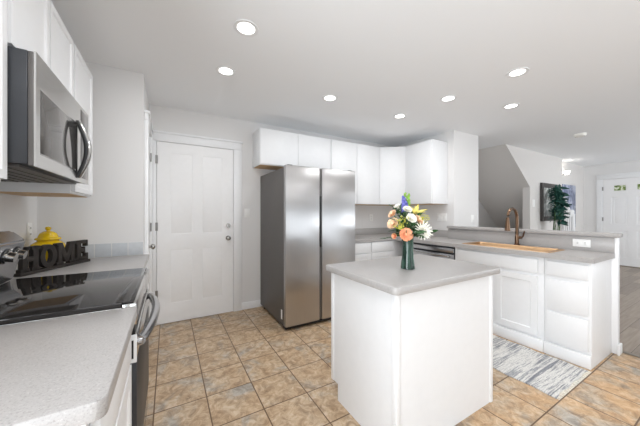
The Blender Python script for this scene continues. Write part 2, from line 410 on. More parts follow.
STYLE4 = [(0.012, 0.004), (0.022, -0.003)]
d1 = thing('door_1', 'white four panel door with deadbolt on the back wall', 'door', (-0.106, BACK-0.001, 0), kind='structure')
casing(d1, -0.006, 0.818, 2.035, 0.10, 0.02, left=0.055)
MB().panel(0, 0.812, 0.008, 2.03, -0.012, 0.0, [(0.125, 0.355, 1.0, 1.92), (0.455, 0.685, 1.0, 1.92), (0.125, 0.355, 0.22, 0.83), (0.455, 0.685, 0.22, 0.83)], STYLE4).build('door_panel', M['door'], d1)
for z in (1.83, 1.09, 0.34): hinge_at(d1, -0.004, z, -0.024)
knob_at(d1, 0.752, 0.93, -0.012)
tag(MB().cyl((0.752, -0.012, 1.085), (0.752, -0.03, 1.085), 0.027).box(0.747, 0.757, -0.042, -0.028, 1.07, 1.10, 0.003).build('deadbolt', M['chrome'], d1), 'satin metal deadbolt')
d2 = thing('door_2', 'narrow white pantry door seen edge on beside the counter end', 'door', (-0.179, 2.80, 0), rz=PI/2, kind='structure')
casing(d2, 0.0, 0.52, 2.05, 0.07, 0.03)
MB().panel(0.004, 0.516, 0.008, 2.045, -0.008, 0, [(0.09, 0.43, 1.0, 1.92), (0.09, 0.43, 0.22, 0.83)], STYLE4).build('door_panel', M['door'], d2)
for z in (1.83, 1.09, 0.34): hinge_at(d2, 0.518, z, -0.02)
knob_at(d2, 0.07, 0.93, -0.008)
d3 = thing('door_3', 'white front door with small top lites in the hall', 'door', (HALL-0.001, 2.107, 0), rz=-PI/2, kind='structure')
casing(d3, 0.0, 0.93, 2.05, 0.11, 0.02)
LT = [(0.18, 0.38, 1.76, 1.90), (0.54, 0.74, 1.76, 1.90)]
MB().panel(0.004, 0.926, 0.02, 2.045, -0.010, 0, LT+[(0.14, 0.40, 0.98, 1.62), (0.53, 0.79, 0.98, 1.62), (0.14, 0.40, 0.2, 0.82), (0.53, 0.79, 0.2, 0.82)], [(0.012, 0.006), (0.02, -0.003)]).build('door_panel', M['door'], d3)
for a, b_, c, d in LT: tag(MB().box(a+0.01, b_-0.01, -0.013, -0.009, c+0.01, d-0.01).build('door_lite', M['lite'], d3), 'small glass lite showing green trees')
for z in (1.83, 1.09, 0.3): hinge_at(d3, 0.0, z, -0.024)
knob_at(d3, 0.86, 0.95, -0.010)
MB().box(-0.02, 0.95, -0.07, 0, 0, 0.018, 0.004).build('threshold', M['threshold'], d3)

# windows of the rear wall (they mirror in the fridge)
def rear_window(name, x0, x1, z0, z1, label, bars):
    r = thing(name, label, 'window', ((x0+x1)/2, REAR-0.06, z0), kind='structure')
    h = z1-z0; W2 = (x1-x0)/2; f = MB()
    for b_ in ((-W2, -W2+0.06, 0, h), (W2-0.06, W2, 0, h), (-W2, W2, 0, 0.06), (-W2, W2, h-0.06, h)): f.box(b_[0], b_[1], -0.03, 0.03, b_[2], b_[3], 0.004)
    for k in range(bars):
        x = -W2+(k+1)*2*W2/(bars+1); f.box(x-0.035, x+0.035, -0.03, 0.03, 0, h, 0.004)
    f.build('window_frame', M['trim'], r)
rear_window('window_1', -0.45, 1.45, 0.93, 2.08, 'white framed window behind the viewer', 1)
rear_window('window_2', 2.1, 5.1, 0.0, 2.08, 'white framed patio door behind the viewer', 1)
rear_window('window_3', 6.65, 8.55, 0.65, 2.15, 'white framed hall window behind the viewer', 1)

r = thing('added_side_window', 'added white frame around the side light opening behind the viewer', 'window', (LEFT-0.06, -0.5, 0), PI/2, kind='structure')  # invented unseen opening, put in to let the side fill enter
f = MB()
for a in ((-1.0, -0.94, 0, 2.15), (0.94, 1.0, 0, 2.15), (-0.03, 0.03, 0, 2.15), (-1.0, 1.0, 0, 0.06), (-1.0, 1.0, 2.09, 2.15)): f.box(a[0], a[1], -0.03, 0.03, a[2], a[3], 0.004)
f.build('window_frame', M['trim'], r)

# ------------------------------------------------------------------ cabinets
SHAKER = [(0.055, 0.0), (0.010, 0.007)]
def cab_door(par, x0, x1, z0, z1, style='flat', th=0.019, name='door', bev=0.003):
    mb = MB()
    if style == 'flat': mb.box(x0, x1, -th, -0.0005, z0, z1, 0.004)
    else:
        fr = 0.052 if style == 'shaker' else 0.03
        mb.panel(x0, x1, z0, z1, -th, -0.0005, [(x0+fr, x1-fr, z0+fr, z1-fr)], [(0.010, 0.007)])
    return mb.build(name, M['white'], par)
def cabinet(name, label, loc, rz, wid, dep, h, fronts, group, under=False, toe=0.0, side=None):
    """local: x = along the front, front face at y=0, back at y=dep"""
    r = thing(name, label, 'cabinet', loc, rz, group)
    b = MB().box(0, wid, 0, dep, toe, h, 0.002)
    b.build('body', M['white'], r)
    if toe: MB().box(0, wid, 0.0, 0.02, 0, toe-0.0005).build('toe_board', M['white'], r)
    if under: tag(MB().box(0.012, wid-0.012, 0.012, dep-0.01, -0.004, -0.0005).build('bottom_panel', M['under'], r), 'bare birch bottom panel')
    for f in fronts: cab_door(r, *f[:4], *(f[4:]))
    return r

UT = 2.275
def two(wid, h, g=0.004, style='flat', z0=0.006):
    m = wid/2
    return [(g, m-0.002, z0, h-0.006, style), (m+0.002, wid-g, z0, h-0.006, style)]
GU = 'white upper cabinets on the back wall'
cabinet('upper_cabinet', 'short white two door cabinet above the stainless fridge', (0.957, 3.119, 1.829), 0, 1.010, 0.300, UT-1.829, two(1.010, UT-1.829), GU, under=True)
cabinet('upper_cabinet', 'tall white two door cabinet right of the fridge top', (1.969, 3.119, 1.372), 0, 0.906, 0.300, UT-1.372, two(0.906, UT-1.372), GU, under=True)
# diagonal corner unit
cc = thing('upper_cabinet', 'white diagonal corner cabinet where two upper runs meet', 'cabinet', (2.878, 3.119, 1.372), 0, GU)
MB().prism([(0, 0), (0, 0.300), (0.660, 0.300), (0.660, -0.245), (0.322, -0.244)], 0, UT-1.372, 0.002, axis='z').build('body', M['white'], cc)
tag(MB().prism([(0.02, 0.02), (0.02, 0.29), (0.64, 0.29), (0.64, -0.235), (0.33, -0.235)], -0.004, -0.0005, axis='z').build('bottom_panel', M['under'], cc), 'bare birch bottom panel')
L = math.hypot(0.322, 0.245); ang = math.atan2(-0.245, 0.322)
dm = MB().box(0.006, L-0.006, -0.019, -0.0005, 0.006, UT-1.372-0.006, 0.004).build('door', M['white'], cc)
dm.rotation_euler = (0, 0, ang)
cabinet('upper_cabinet', 'white single door cabinet ending beside the grey wall end', (3.20, 2.872, 1.372), -PI/2, 0.475, 0.338, UT-1.372, [(0.004, 0.465, 0.006, UT-1.372-0.006, 'flat')], GU, under=True)

GL = 'white upper cabinets on the range wall'
LT_Z = 2.24; LX = -0.494
cabinet('upper_cabinet', 'white upper cabinet before the microwave at the picture edge', (LX, 0.62, 1.345), PI/2, 0.702, LX-LEFT-0.002, LT_Z-1.345, [(0.02, 0.69, 0.01, LT_Z-1.345-0.006, 'lip')], GL, under=True)
cabinet('upper_cabinet', 'short white two door cabinet above the steel microwave', (LX, 1.326, 1.823), PI/2, 0.722, LX-LEFT-0.002, LT_Z-1.823, [(0.012, 0.355, 0.012, LT_Z-1.823-0.006, 'lip'), (0.367, 0.71, 0.012, LT_Z-1.823-0.006, 'lip')], GL)
cabinet('upper_cabinet', 'white upper cabinet past the microwave by the end wall', (LX, 2.052, 1.355), PI/2, 0.44, LX-LEFT-0.002, LT_Z-1.355, [(0.012, 0.43, 0.012, LT_Z-1.355-0.006, 'lip')], GL, under=True)

# base cabinets
GB = 'white base cabinets'
TOP = 0.885; CT = 0.845
bx = thing('base_cabinet', 'white base cabinet under the pale counter before the range', 'cabinet', (-0.135, 0.655, 0), PI/2, GB)
MB().box(0, 0.545, 0, 0.69, 0.09, CT-0.001, 0.002).build('body', M['white'], bx)
MB().box(0, 0.545, 0.06, 0.08, 0, 0.0895).build('toe_board', M['white'], bx)
cab_door(bx, 0.02, 0.525, 0.70, 0.835, 'flat', name='drawer'); cab_door(bx, 0.02, 0.525, 0.11, 0.685, 'shaker')
b2 = thing('base_cabinet', 'white base cabinet under the far counter past the range', 'cabinet', (-0.19, 1.94, 0), PI/2, GB)
MB().box(0, 0.755, 0, 0.635, 0.09, CT-0.001, 0.002).build('body', M['white'], b2)
MB().box(0, 0.755, 0.06, 0.08, 0, 0.0895).build('toe_board', M['white'], b2)
cab_door(b2, 0.02, 0.735, 0.70, 0.835, 'flat', name='drawer'); cab_door(b2, 0.02, 0.735, 0.11, 0.685, 'shaker')
b3 = thing('base_cabinet', 'white base cabinet under the back counter right of the fridge', 'cabinet', (1.99, 2.81, 0), 0, GB)
MB().box(0, 1.53, 0, 0.605, 0.09, CT-0.001, 0.002).build('body', M['white'], b3)
MB().box(0, 0.88, 0.06, 0.08, 0, 0.0895).build('toe_board', M['white'], b3)
for a, b_ in ((0.02, 0.43), (0.45, 0.86)):
    cab_door(b3, a, b_, 0.70, 0.835, 'flat', name='drawer'); cab_door(b3, a, b_, 0.11, 0.685, 'shaker')
PX = 2.905
sb = thing('base_cabinet', 'white sink cabinet with false front and two framed doors', 'cabinet', (PX, 1.872, 0), -PI/2, GB)
MB().box(0, 0.840, 0, 0.496, 0.0005, 0.69, 0.002).box(0, 0.840, 0, 0.035, 0.69, CT-0.001).build('body', M['white'], sb)
for a, b_ in ((0.04, 0.40), (0.445, 0.797)): cab_door(sb, a, b_, 0.13, 0.665, 'shaker')
cab_door(sb, 0.04, 0.797, 0.695, 0.82, 'flat', name='false_front')
MB().box(0, 0.840, -0.022, -0.0005, 0.0005, 0.105, 0.004).build('base_board', M['white'], sb)
db = thing('base_cabinet', 'white three drawer cabinet at the end of the peninsula', 'cabinet', (PX, 1.03, 0), -PI/2, GB)
MB().box(0, 0.303, 0, 0.496, 0.0005, CT-0.001, 0.002).build('body', M['white'], db)
for z0, z1 in ((0.70, 0.82), (0.415, 0.665), (0.13, 0.385)): cab_door(db, 0.022, 0.285, z0, z1, 'flat', name='drawer')
MB().box(0, 0.303, -0.022, -0.0005, 0.0005, 0.105, 0.004).build('base_board', M['white'], db)

# ------------------------------------------------------------------ countertops
def rounded(x0, x1, y0, y1, radii, n=6):
    """corners order: (x0,y0),(x1,y0),(x1,y1),(x0,y1)"""
    out = []
    for (cx, cy, sx, sy, a0), r in zip(((x0, y0, 1, 1, PI), (x1, y0, -1, 1, 1.5*PI), (x1, y1, -1, -1, 0), (x0, y1, 1, -1, 0.5*PI)), radii):
        if r <= 0: out.append((cx, cy)); continue
        for k in range(n+1):
            a = a0+0.5*PI*k/n; out.append((cx+sx*r+r*math.cos(a), cy+sy*r+r*math.sin(a)))
    return out
def slab(name, label, loc, poly, mat, z0=CT, z1=TOP, bev=0.006, cat='countertop'):
    o = MB().prism([(a-loc[0], b-loc[1]) for a, b in poly], 0, z1-z0, bev, axis='z').build(name, mat)
    o.location = (loc[0], loc[1], z0); return tag(o, label, cat)
slab('countertop', 'pale speckled counter with rounded corner before the cooktop', (-0.46, 0.9), rounded(-0.828, -0.102, 0.64, 1.219, (0, 0.02, 0, 0)), M['counter'])
slab('countertop', 'grey counter under the HOME sign beyond the cooktop', (-0.46, 2.3), rounded(-0.828, -0.14, 1.935, 2.698, (0, 0, 0, 0)), M['counter'])
slab('countertop', 'grey island counter with rounded corners under the flower vase', (1.41, 1.22), rounded(0.93, 1.89, 0.893, 1.553, (0.03, 0.03, 0.03, 0.03)), M['counter'], bev=0.008)
# L-shaped worktop with the sink cut out
SX0, SX1, SY0, SY1 = 2.965, 3.265, 1.03, 1.79
lm = MB()
for a, b_, c, d in ((2.865, SX0, 0.705, 2.78), (SX1, 3.398, 0.705, 2.2985), (SX0, SX1, 0.705, SY0), (SX0, SX1, SY1, 2.78), (SX1, 3.535, 2.2985, 2.78), (1.985, 3.535, 2.78, 3.415)):
    lm.box(a-2.9, b_-2.9, c-1.9, d-1.9, 0, TOP-CT)
lt = lm.build('countertop', M['counter'], smooth=False); lt.location = (2.9, 1.9, CT)
bm = bmesh.new(); bm.from_mesh(lt.data); bmesh.ops.remove_doubles(bm, verts=bm.verts, dist=0.0005); bm.to_mesh(lt.data); bm.free()
tag(lt, 'long grey L shaped counter holding the copper sink', 'countertop')
o = MB().prism([(a-3.42, b-1.5) for a, b in rounded(3.362, 3.478, 0.672, 2.296, (0.015, 0.015, 0, 0))], 0, 0.036, 0.008, axis='z').build('bar_ledge', M['counter']); o.location = (3.42, 1.5, 1.0265)
tag(o, 'raised grey ledge on the half wall behind the sink', 'ledge')
o = MB().box(-0.003, 0.003, -0.795, 0.795, 0, 0.136, 0.002).build('backsplash', M['counter']); o.location = (3.4005, 1.503, TOP+0.0005)
tag(o, 'speckled grey backsplash strip behind the copper sink', 'backsplash')
o = MB().box(-0.77, 0.75, -0.009, 0.009, 0, 0.10, 0.002).build('backsplash', M['counter']); o.location = (2.765, 3.405, TOP+0.0005)
tag(o, 'grey backsplash strip on the back wall beside the fridge', 'backsplash')
o = MB().box(-0.009, 0.009, -0.53, 0.53, 0, 0.10, 0.002).build('backsplash', M['counter']); o.location = (3.529, 2.86, TOP+0.0005)
tag(o, 'grey backsplash strip under the wide outlet on the right wall', 'backsplash')
o = MB().box(-0.32, 0.32, -0.004, 0.004, 0, 0.108, 0.001).build('backsplash', M['splash']); o.location = (-0.505, 2.694, TOP+0.0005)
tag(o, 'row of grey square tiles behind the HOME sign', 'backsplash')

# island body
isl = thing('island_cabinet', 'white panelled kitchen island base under the vase counter', 'cabinet', (0.967, 0.93, 0))
IW, ID = 0.886, 0.594
MB().box(0.006, IW-0.006, 0.006, ID-0.075, 0, CT-0.001).box(0.006, IW-0.006, ID-0.075, ID-0.006, 0.108, CT-0.001).build('body', M['white'], isl)
for x, y in ((0, 0), (IW-0.03, 0), (0, ID-0.03), (IW-0.03, ID-0.03)):
    MB().box(x, x+0.03, y, y+0.03, 0.1085 if y else 0, CT-0.0015, 0.003).build('corner_post', M['trim'], isl)

# ------------------------------------------------------------------ refrigerator
fr = thing('refrigerator', 'tall stainless side by side refrigerator beside the white door', 'refrigerator', (1.054, 2.54, 0))
FW, FH = 0.909, 1.745
tag(MB().box(0.004, FW-0.004, 0.062, 0.873, 0.035, FH-0.02, 0.004).build('body', M['grey_side'], fr), 'dark grey painted sides')
for a, b_ in ((0.0, 0.411), (0.439, FW)):
    MB().box(a, b_, 0.0, 0.056, 0.045, FH, 0.012, 3).build('door', M['steel_fridge'], fr)
tag(MB().box(0.4125, 0.4375, 0.018, 0.056, 0.05, FH-0.01).build('handle_channel', M['grey_side'], fr), 'grey recessed grip channel')
tag(MB().box(0.4130, 0.4370, 0.004, 0.0175, 0.86, 1.43, 0.002).build('handle_recess', M['black'], fr), 'black grip recess between doors')
MB().box(0.01, FW-0.01, 0.03, 0.08, 0.012, 0.034, 0.003).build('base_grille', M['black'], fr)
for x in (0.02, FW-0.06):
    for y in (0.12, 0.78): MB().cyl((x+0.02, y, 0), (x+0.02, y, 0.0345), 0.02).build('foot', M['black'], fr)
for x in (0.03, FW-0.09): MB().box(x, x+0.06, 0.02, 0.13, FH-0.0195, FH+0.008, 0.006).build('hinge_cap', M['black'], fr)
tag(MB().box(0.0022, 0.0038, 0.10, 0.135, 0.10, 0.20).build('rating_label', M['plate'], fr), 'small white sticker low on the side')

# ------------------------------------------------------------------ microwave
mw = thing('microwave', 'stainless microwave hung over the range with bowed handle', 'microwave', (-0.411, 1.328, 1.402), PI/2)
WW, WH = 0.718, 0.418
tag(MB().box(0, WW, 0.0215, 0.414, 0.012, WH, 0.004).build('body', M['dark_side'], mw), 'charcoal metal case')
st = MB().panel(0, WW, 0.006, WH, 0.0, 0.0058, [(0.035, 0.50, 0.055, 0.305)], [(0.006, 0.004)]); st.build('door', M['steel_bright'], mw)
tag(MB().box(-0.001, WW+0.001, 0.006, 0.0213, 0.008, WH-0.002, 0.003).build('door_edge', M['grey_side'], mw), 'grey door edge')
tag(MB().box(0.042, 0.493, 0.002, 0.006, 0.062, 0.298, 0.001).build('window', M['mw_glass'], mw), 'dark reflective door window')
hp = [(0.515, -0.002-0.044*math.sin(PI*t/26), 0.025+0.295*t/26) for t in range(27)]
tag(MB().tube(hp, 0.009, 14, squash=2.2, up=(1, 0, 0)).build('handle', M['steel_bright'], mw), 'bowed steel handle')
tag(MB().tube([(p[0]-0.017, p[1]*0.84+0.004, p[2]) for p in hp], 0.009, 8, up=(1, 0, 0)).build('handle_grip', M['black'], mw), 'black inner side of the handle')
tag(MB().box(0.56, 0.70, -0.0015, 0.003, 0.03, 0.40, 0.001).build('control_panel', M['mw_glass'], mw), 'glossy control strip')
vg = MB().box(0.02, 0.70, 0.05, 0.40, 0.004, 0.0115)
for k in range(6): vg.box(0.06, 0.66, 0.09+0.045*k, 0.11+0.045*k, 0.0, 0.004)
tag(vg.build('vent_grille', M['grey_side'], mw), 'steel vent panel under the case')
tag(MB().box(0.05, 0.13, 0.2, 0.33, -0.003, 0.0035, 0.001).build('cooktop_light', M['warm_lamp'], mw), 'lit warm cooktop light')

# ------------------------------------------------------------------ range
rg = thing('range', 'stainless electric range with black glass cooktop under the microwave', 'range', (-0.150, 1.222, 0), PI/2)
RW = 0.718
tag(MB().box(0, RW, 0.0, 0.672, 0.05, 0.872, 0.003).build('body', M['dark_side'], rg), 'charcoal side panels')
fm = MB().box(-0.0, RW, -0.046, 0.0, 0.812, 0.898, 0.006).box(0, RW, 0.0, 0.60, 0.8725, 0.886, 0.003)
fm.build('cooktop_frame', M['steel_bright'], rg)
tag(MB().box(0.0, RW, 0.0005, 0.53, 0.8865, 0.904, 0.001).box(0.004, RW-0.004, -0.036, 0.01, 0.8985, 0.904, 0.003).build('cooktop_glass', M['glass_top'], rg), 'black ceramic glass top')
od = MB().box(0.008, RW-0.008, -0.046, -0.0005, 0.68, 0.772, 0.004).build('oven_door', M['steel_bright'], rg)
for x in (0.0, RW-0.0075): tag(MB().box(x, x+0.0075, -0.046, -0.0005, 0.668, 0.775, 0.003).build('door_end_cap', M['trim'], rg), 'white end cap of the oven door')
tag(MB().box(0.004, RW-0.004, -0.046, -0.0005, 0.20, 0.6675, 0.003).build('door_glass', M['dark_side'], rg), 'dark glass lower door front')
vs_ = MB()
for k in range(2):
    vs_.box(-0.0010, 0.0010, -0.036+0.017*k, -0.027+0.017*k, 0.685, 0.755)
tag(vs_.build('vent_slot', M['black'], rg), 'dark slots in the door edge')
tag(MB().box(0.01, RW-0.01, -0.040, -0.0005, 0.7755, 0.8115).build('vent_gap', M['black'], rg), 'black gap above the oven door')
MB().box(0.004, RW-0.004, -0.042, -0.0005, 0.055, 0.192, 0.004).build('storage_drawer', M['steel_bright'], rg)
hp = [(0.035+0.648*t/22, -0.055-0.040*math.sin(PI*t/22)**0.8, 0.735+0.012*math.sin(PI*t/22)) for t in range(23)]
tag(MB().tube(hp, 0.019, 14).cyl((0.04, -0.046, 0.735), (0.04, -0.062, 0.735), 0.014).cyl((0.678, -0.046, 0.735), (0.678, -0.062, 0.735), 0.014).build('oven_handle', M['steel'], rg), 'bowed steel oven handle')
for x in (0.03, RW-0.07):
    for y in (0.04, 0.60): MB().cyl((x+0.02, y, 0), (x+0.02, y, 0.0495), 0.018).build('foot', M['black'], rg)
# back control panel, leaning back
bgp = MB()
b = bmesh.new()
for lx in (0, RW):
    for q in ((0.535, 0.899), (0.675, 0.899), (0.675, 1.15), (0.535, 1.15), (0.485, 1.10)): b.verts.new((lx, q[0], q[1]))
b.verts.ensure_lookup_table(); v = b.verts
for f in ((0, 1, 2, 3, 4), (9, 8, 7, 6, 5), (0, 4, 9, 5), (4, 3, 8, 9), (3, 2, 7, 8), (2, 1, 6, 7), (1, 0, 5, 6)): b.faces.new([v[i] for i in f])
bmesh.ops.recalc_face_normals(b, faces=b.faces); bmesh.ops.bevel(b, geom=b.edges[:], offset=0.008, segments=2, affect='EDGES')
bgp._merge(b); bgp.build('backguard', M['steel'], rg)
nrm = Vector((0, -0.2465, -0.075)).normalized(); nrm = Vector((0, -0.970, -0.241))
def onpanel(x, t): return Vector((x, 0.535-0.05*t, 0.899+0.201*t))
for x in (0.075, 0.165, 0.55, 0.645):
    p = onpanel(x, 0.7)
    k = MB().cyl(p, p+nrm*0.012, 0.03, 0.029, 20).cyl(p+nrm*0.012, p+nrm*0.036, 0.024, 0.021, 20)
    kb = k.build('control_knob', M['steel_bright'], rg)
    tag(MB().cyl(p-nrm*0.001, p+nrm*0.004, 0.036, 0.036, 24).build('knob_ring', M['black'], kb), 'black ring')
p = onpanel(0.36, 0.6)
mt = Matrix.Translation(p) @ Matrix.Rotation(math.atan2(0.05, 0.201), 4, 'X')
tag(MB().box(-0.11, 0.11, -0.004, 0.002, -0.05, 0.05, 0.002, mat=mt).build('display', M['glass_top'], rg), 'black clock display')

# ------------------------------------------------------------------ dishwasher
dw = thing('dishwasher', 'stainless dishwasher in the peninsula left of the sink cabinet', 'dishwasher', (PX, 2.478, 0), -PI/2)
MB().box(0.004, 0.600, 0.0, 0.49, 0.0, CT-0.001).build('body', M['dark_side'], dw)
MB().box(0.006, 0.598, -0.028, -0.0005, 0.10, 0.752, 0.004).build('door', M['steel'], dw)
tag(MB().box(0.006, 0.598, -0.028, -0.0005, 0.772, 0.822, 0.003).build('control_strip', M['steel'], dw), 'steel control strip')
tag(MB().tube([(0.05, -0.03, 0.73), (0.05, -0.06, 0.73), (0.554, -0.06, 0.73), (0.554, -0.03, 0.73)], 0.011, 10).build('handle', M['steel_bright'], dw), 'steel bar handle')
MB().box(0.01, 0.594, -0.001, 0.0, 0.0, 0.09).build('kick_plate', M['black'], dw)

# ------------------------------------------------------------------ sink and faucet
sk = thing('kitchen_sink', 'copper drop in sink set in the grey peninsula counter', 'sink', (3.115, 1.41, TOP))
b = bmesh.new()
def ringv(x, y, z, r):
    pl = rounded(-x, x, -y, y, (r, r, r, r), 5); return [b.verts.new((p[0], p[1], z)) for p in pl]
R_ = [ringv(0.182, 0.41, 0.0008, 0.03), ringv(0.178, 0.406, 0.007, 0.03), ringv(0.150, 0.378, 0.007, 0.03), ringv(0.146, 0.374, 0.0, 0.03), ringv(0.138, 0.366, -0.17, 0.035), ringv(0.115, 0.34, -0.185, 0.03)]
for A, B in zip(R_, R_[1:]):
    for i in range(len(A)): b.faces.new((A[i], A[(i+1) % len(A)], B[(i+1) % len(A)], B[i]))
b.faces.new(R_[-1]); bmesh.ops.recalc_face_normals(b, faces=b.faces)
m_ = MB(); m_._merge(b); m_.build('basin', M['copper'], sk)
tag(MB().lathe([(0, -0.182), (0.03, -0.182), (0.045, -0.180), (0.045, -0.184)], 20, (0, 0.0, 0)).build('drain', M['drain'], sk), 'round metal drain')
fc = thing('faucet', 'tall bronze gooseneck faucet behind the copper sink', 'faucet', (3.34, 1.43, TOP+0.0005))
MB().lathe([(0, 0), (0.03, 0), (0.03, 0.008), (0.02, 0.016), (0.019, 0.10), (0.014, 0.108), (0, 0.108)], 20).build('base', M['bronze'], fc)
neck = [(0, 0, 0.10), (0, 0, 0.30)] + [(-0.1+0.1*math.cos(PI*k/10), 0, 0.30+0.1*math.sin(PI*k/10)) for k in range(1, 10)] + [(-0.2, 0, 0.30), (-0.202, 0, 0.27)]
MB().tube(neck, 0.015, 12).build('spout', M['bronze'], fc)
MB().cyl((-0.202, 0, 0.275), (-0.206, 0, 0.165), 0.018, 0.027, 16).build('spray_head', M['bronze'], fc)
MB().cyl((0, -0.015, 0.085), (0, -0.045, 0.085), 0.014).tube([(0, -0.04, 0.085), (-0.005, -0.06, 0.10), (-0.008, -0.075, 0.16)], 0.007, 8).build('lever', M['bronze'], fc)

# ------------------------------------------------------------------ plates
def plate(name, label, cat, loc, rz, wid, h, kind):
    r = thing(name, label, cat, loc, rz)
    MB().box(-wid/2, wid/2, -0.006, -0.0005, -h/2, h/2, 0.002).build('cover_plate', M['plate'], r)
    if kind == 'outlet':
        for s in (-1, 1):
            rc = MB().box(-0.016, 0.016, -0.0085, -0.0055, s*0.021-0.014, s*0.021+0.014, 0.004).build('receptacle', M['plate'], r)
            MB().box(-0.008, -0.005, -0.0095, -0.008, s*0.021-0.005, s*0.021+0.006).box(0.005, 0.008, -0.0095, -0.008, s*0.021-0.005, s*0.021+0.006).build('slot', M['slot'], rc)
    elif kind == 'flat_outlet':
        for s in (-1, 1):
            rc = MB().box(s*0.027-0.014, s*0.027+0.014, -0.0085, -0.0055, -0.017, 0.017, 0.004).build('receptacle', M['plate'], r)
            MB().box(s*0.027-0.006, s*0.027+0.006, -0.0095, -0.008, 0.004, 0.007).box(s*0.027-0.006, s*0.027+0.006, -0.0095, -0.008, -0.007, -0.004).build('slot', M['slot'], rc)
    else:
        n = kind
        for i in range(n):
            x = (i-(n-1)/2)*0.046
            MB().box(x-0.016, x+0.016, -0.0095, -0.0055, -0.033, 0.033, 0.002).build('rocker', M['plate'], r)
    return r
plate('light_switch', 'white wall switch between the white door and the fridge', 'switch', (0.885, BACK, 1.24), 0, 0.07, 0.115, 1)
plate('light_switch', 'white wall switch on the grey wall end above the ledge', 'switch', (4.0, 2.30, 1.155), 0, 0.07, 0.115, 1)
plate('wall_outlet', 'wide white outlet plate under the end upper cabinet', 'outlet', (RIGHT, 2.49, 1.175), -PI/2, 0.16, 0.115, 3)
plate('wall_outlet', 'white outlet on the back wall behind the flowers', 'outlet', (2.97, BACK, 1.16), 0, 0.07, 0.115, 'outlet')
plate('wall_outlet', 'white outlet on the range wall above the yellow jar', 'outlet', (LEFT, 2.57, 1.115), PI/2, 0.07, 0.115, 'outlet')
plate('wall_outlet', 'white outlet lying sideways in the backsplash behind the sink', 'outlet', (3.397, 0.92, 0.955), -PI/2, 0.125, 0.072, 'flat_outlet')
plate('thermostat', 'small white thermostat on the stair wall', 'thermostat', (6.09, 2.33, 1.43), 0, 0.10, 0.14, 1)

# ------------------------------------------------------------------ HOME sign and jar
sx0, sy0, sx1, sy1 = -0.725, 2.10, -0.515, 2.535
sg = thing('home_sign', 'dark wooden sign of letters spelling HOME on the counter', 'sign', (sx0, sy0, TOP+0.0005), math.atan2(sy1-sy0, sx1-sx0))
SL = math.hypot(sx1-sx0, sy1-sy0)
MB().box(0, SL, -0.022, 0.022, 0, 0.018, 0.003).build('base', M['sign'], sg)
def letter(name, x, wd, ht, strokes):
    mb = MB()
    for st in strokes:
        if st[0] == 'r': mb.box(x+st[1]*wd, x+st[2]*wd, -0.014, 0.014, 0.0182+st[3]*ht, 0.0182+st[4]*ht, 0.003)
        elif st[0] == 'p': mb.prism([(x+a*wd, 0.0182+c*ht) for a, c in st[1]], -0.0138, 0.0138, 0.002)
        elif st[0] == 'o':
            b = bmesh.new(); n = 32
            rr = []
            for y in (-0.014, 0.014):
                for (rx, rz) in ((0.5, 0.5), (0.22, 0.31)):
                    rr.append([b.verts.new((x+(0.5+rx*math.cos(2*PI*k/n))*wd, y, 0.0182+(0.5+rz*math.sin(2*PI*k/n))*ht)) for k in range(n)])
            for k in range(n):
                j = (k+1) % n
                b.faces.new((rr[0][k], rr[0][j], rr[1][j], rr[1][k])); b.faces.new((rr[2][k], rr[3][k], rr[3][j], rr[2][j]))
                b.faces.new((rr[0][k], rr[2][k], rr[2][j], rr[0][j])); b.faces.new((rr[1][k], rr[1][j], rr[3][j], rr[3][k]))
            bmesh.ops.recalc_face_normals(b, faces=b.faces); mb._merge(b)
    return mb.build(name, M['sign'], sg)
LH = 0.142
letter('letter', 0.005, 0.115, LH, [('r', 0.1, 0.38, 0, 1), ('r', 0.62, 0.9, 0, 1), ('r', 0.3, 0.7, 0.4, 0.6), ('r', 0, 0.46, 0, 0.13), ('r', 0.54, 1, 0, 0.13), ('r', 0, 0.46, 0.87, 1), ('r', 0.54, 1, 0.87, 1)])
letter('letter', 0.118, 0.108, LH, [('o',)])
letter('letter', 0.224, 0.145, LH, [('r', 0.08, 0.27, 0, 1), ('r', 0.73, 0.92, 0, 1), ('p', [(0.08, 1), (0.3, 1), (0.5, 0.45), (0.7, 1), (0.92, 1), (0.58, 0.1), (0.42, 0.1)]), ('r', 0, 0.35, 0, 0.13), ('r', 0.65, 1, 0, 0.13), ('r', 0, 0.3, 0.87, 1), ('r', 0.7, 1, 0.87, 1)])
letter('letter', 0.368, 0.108, LH, [('r', 0.1, 0.42, 0, 1), ('r', 0, 0.95, 0, 0.17), ('r', 0, 0.95, 0.83, 1), ('r', 0.3, 0.72, 0.42, 0.58), ('r', 0.78, 0.97, 0, 0.34), ('r', 0.78, 0.95, 0.68, 1), ('r', 0.6, 0.74, 0.33, 0.67)])
jr = thing('ginger_jar', 'glossy yellow lidded jar behind the HOME sign', 'jar', (-0.717, 2.51, TOP+0.0005))
MB().lathe([(0, 0), (0.055, 0), (0.062, 0.008), (0.078, 0.045), (0.090, 0.09), (0.091, 0.118), (0.082, 0.142), (0.062, 0.158), (0.055, 0.163), (0.055, 0.17), (0, 0.17)], 32).build('body', M['yellow'], jr)
ld = MB().lathe([(0, 0.1705), (0.064, 0.1705), (0.067, 0.176), (0.063, 0.184), (0.052, 0.188), (0.050, 0.196), (0.042, 0.214), (0.026, 0.226), (0.012, 0.230), (0, 0.230)], 32).build('lid', M['yellow'], jr)
MB().lathe([(0, 0.2302), (0.009, 0.2302), (0.009, 0.236), (0.016, 0.245), (0.014, 0.256), (0, 0.263)], 20).build('lid_knob', M['yellow'], ld)

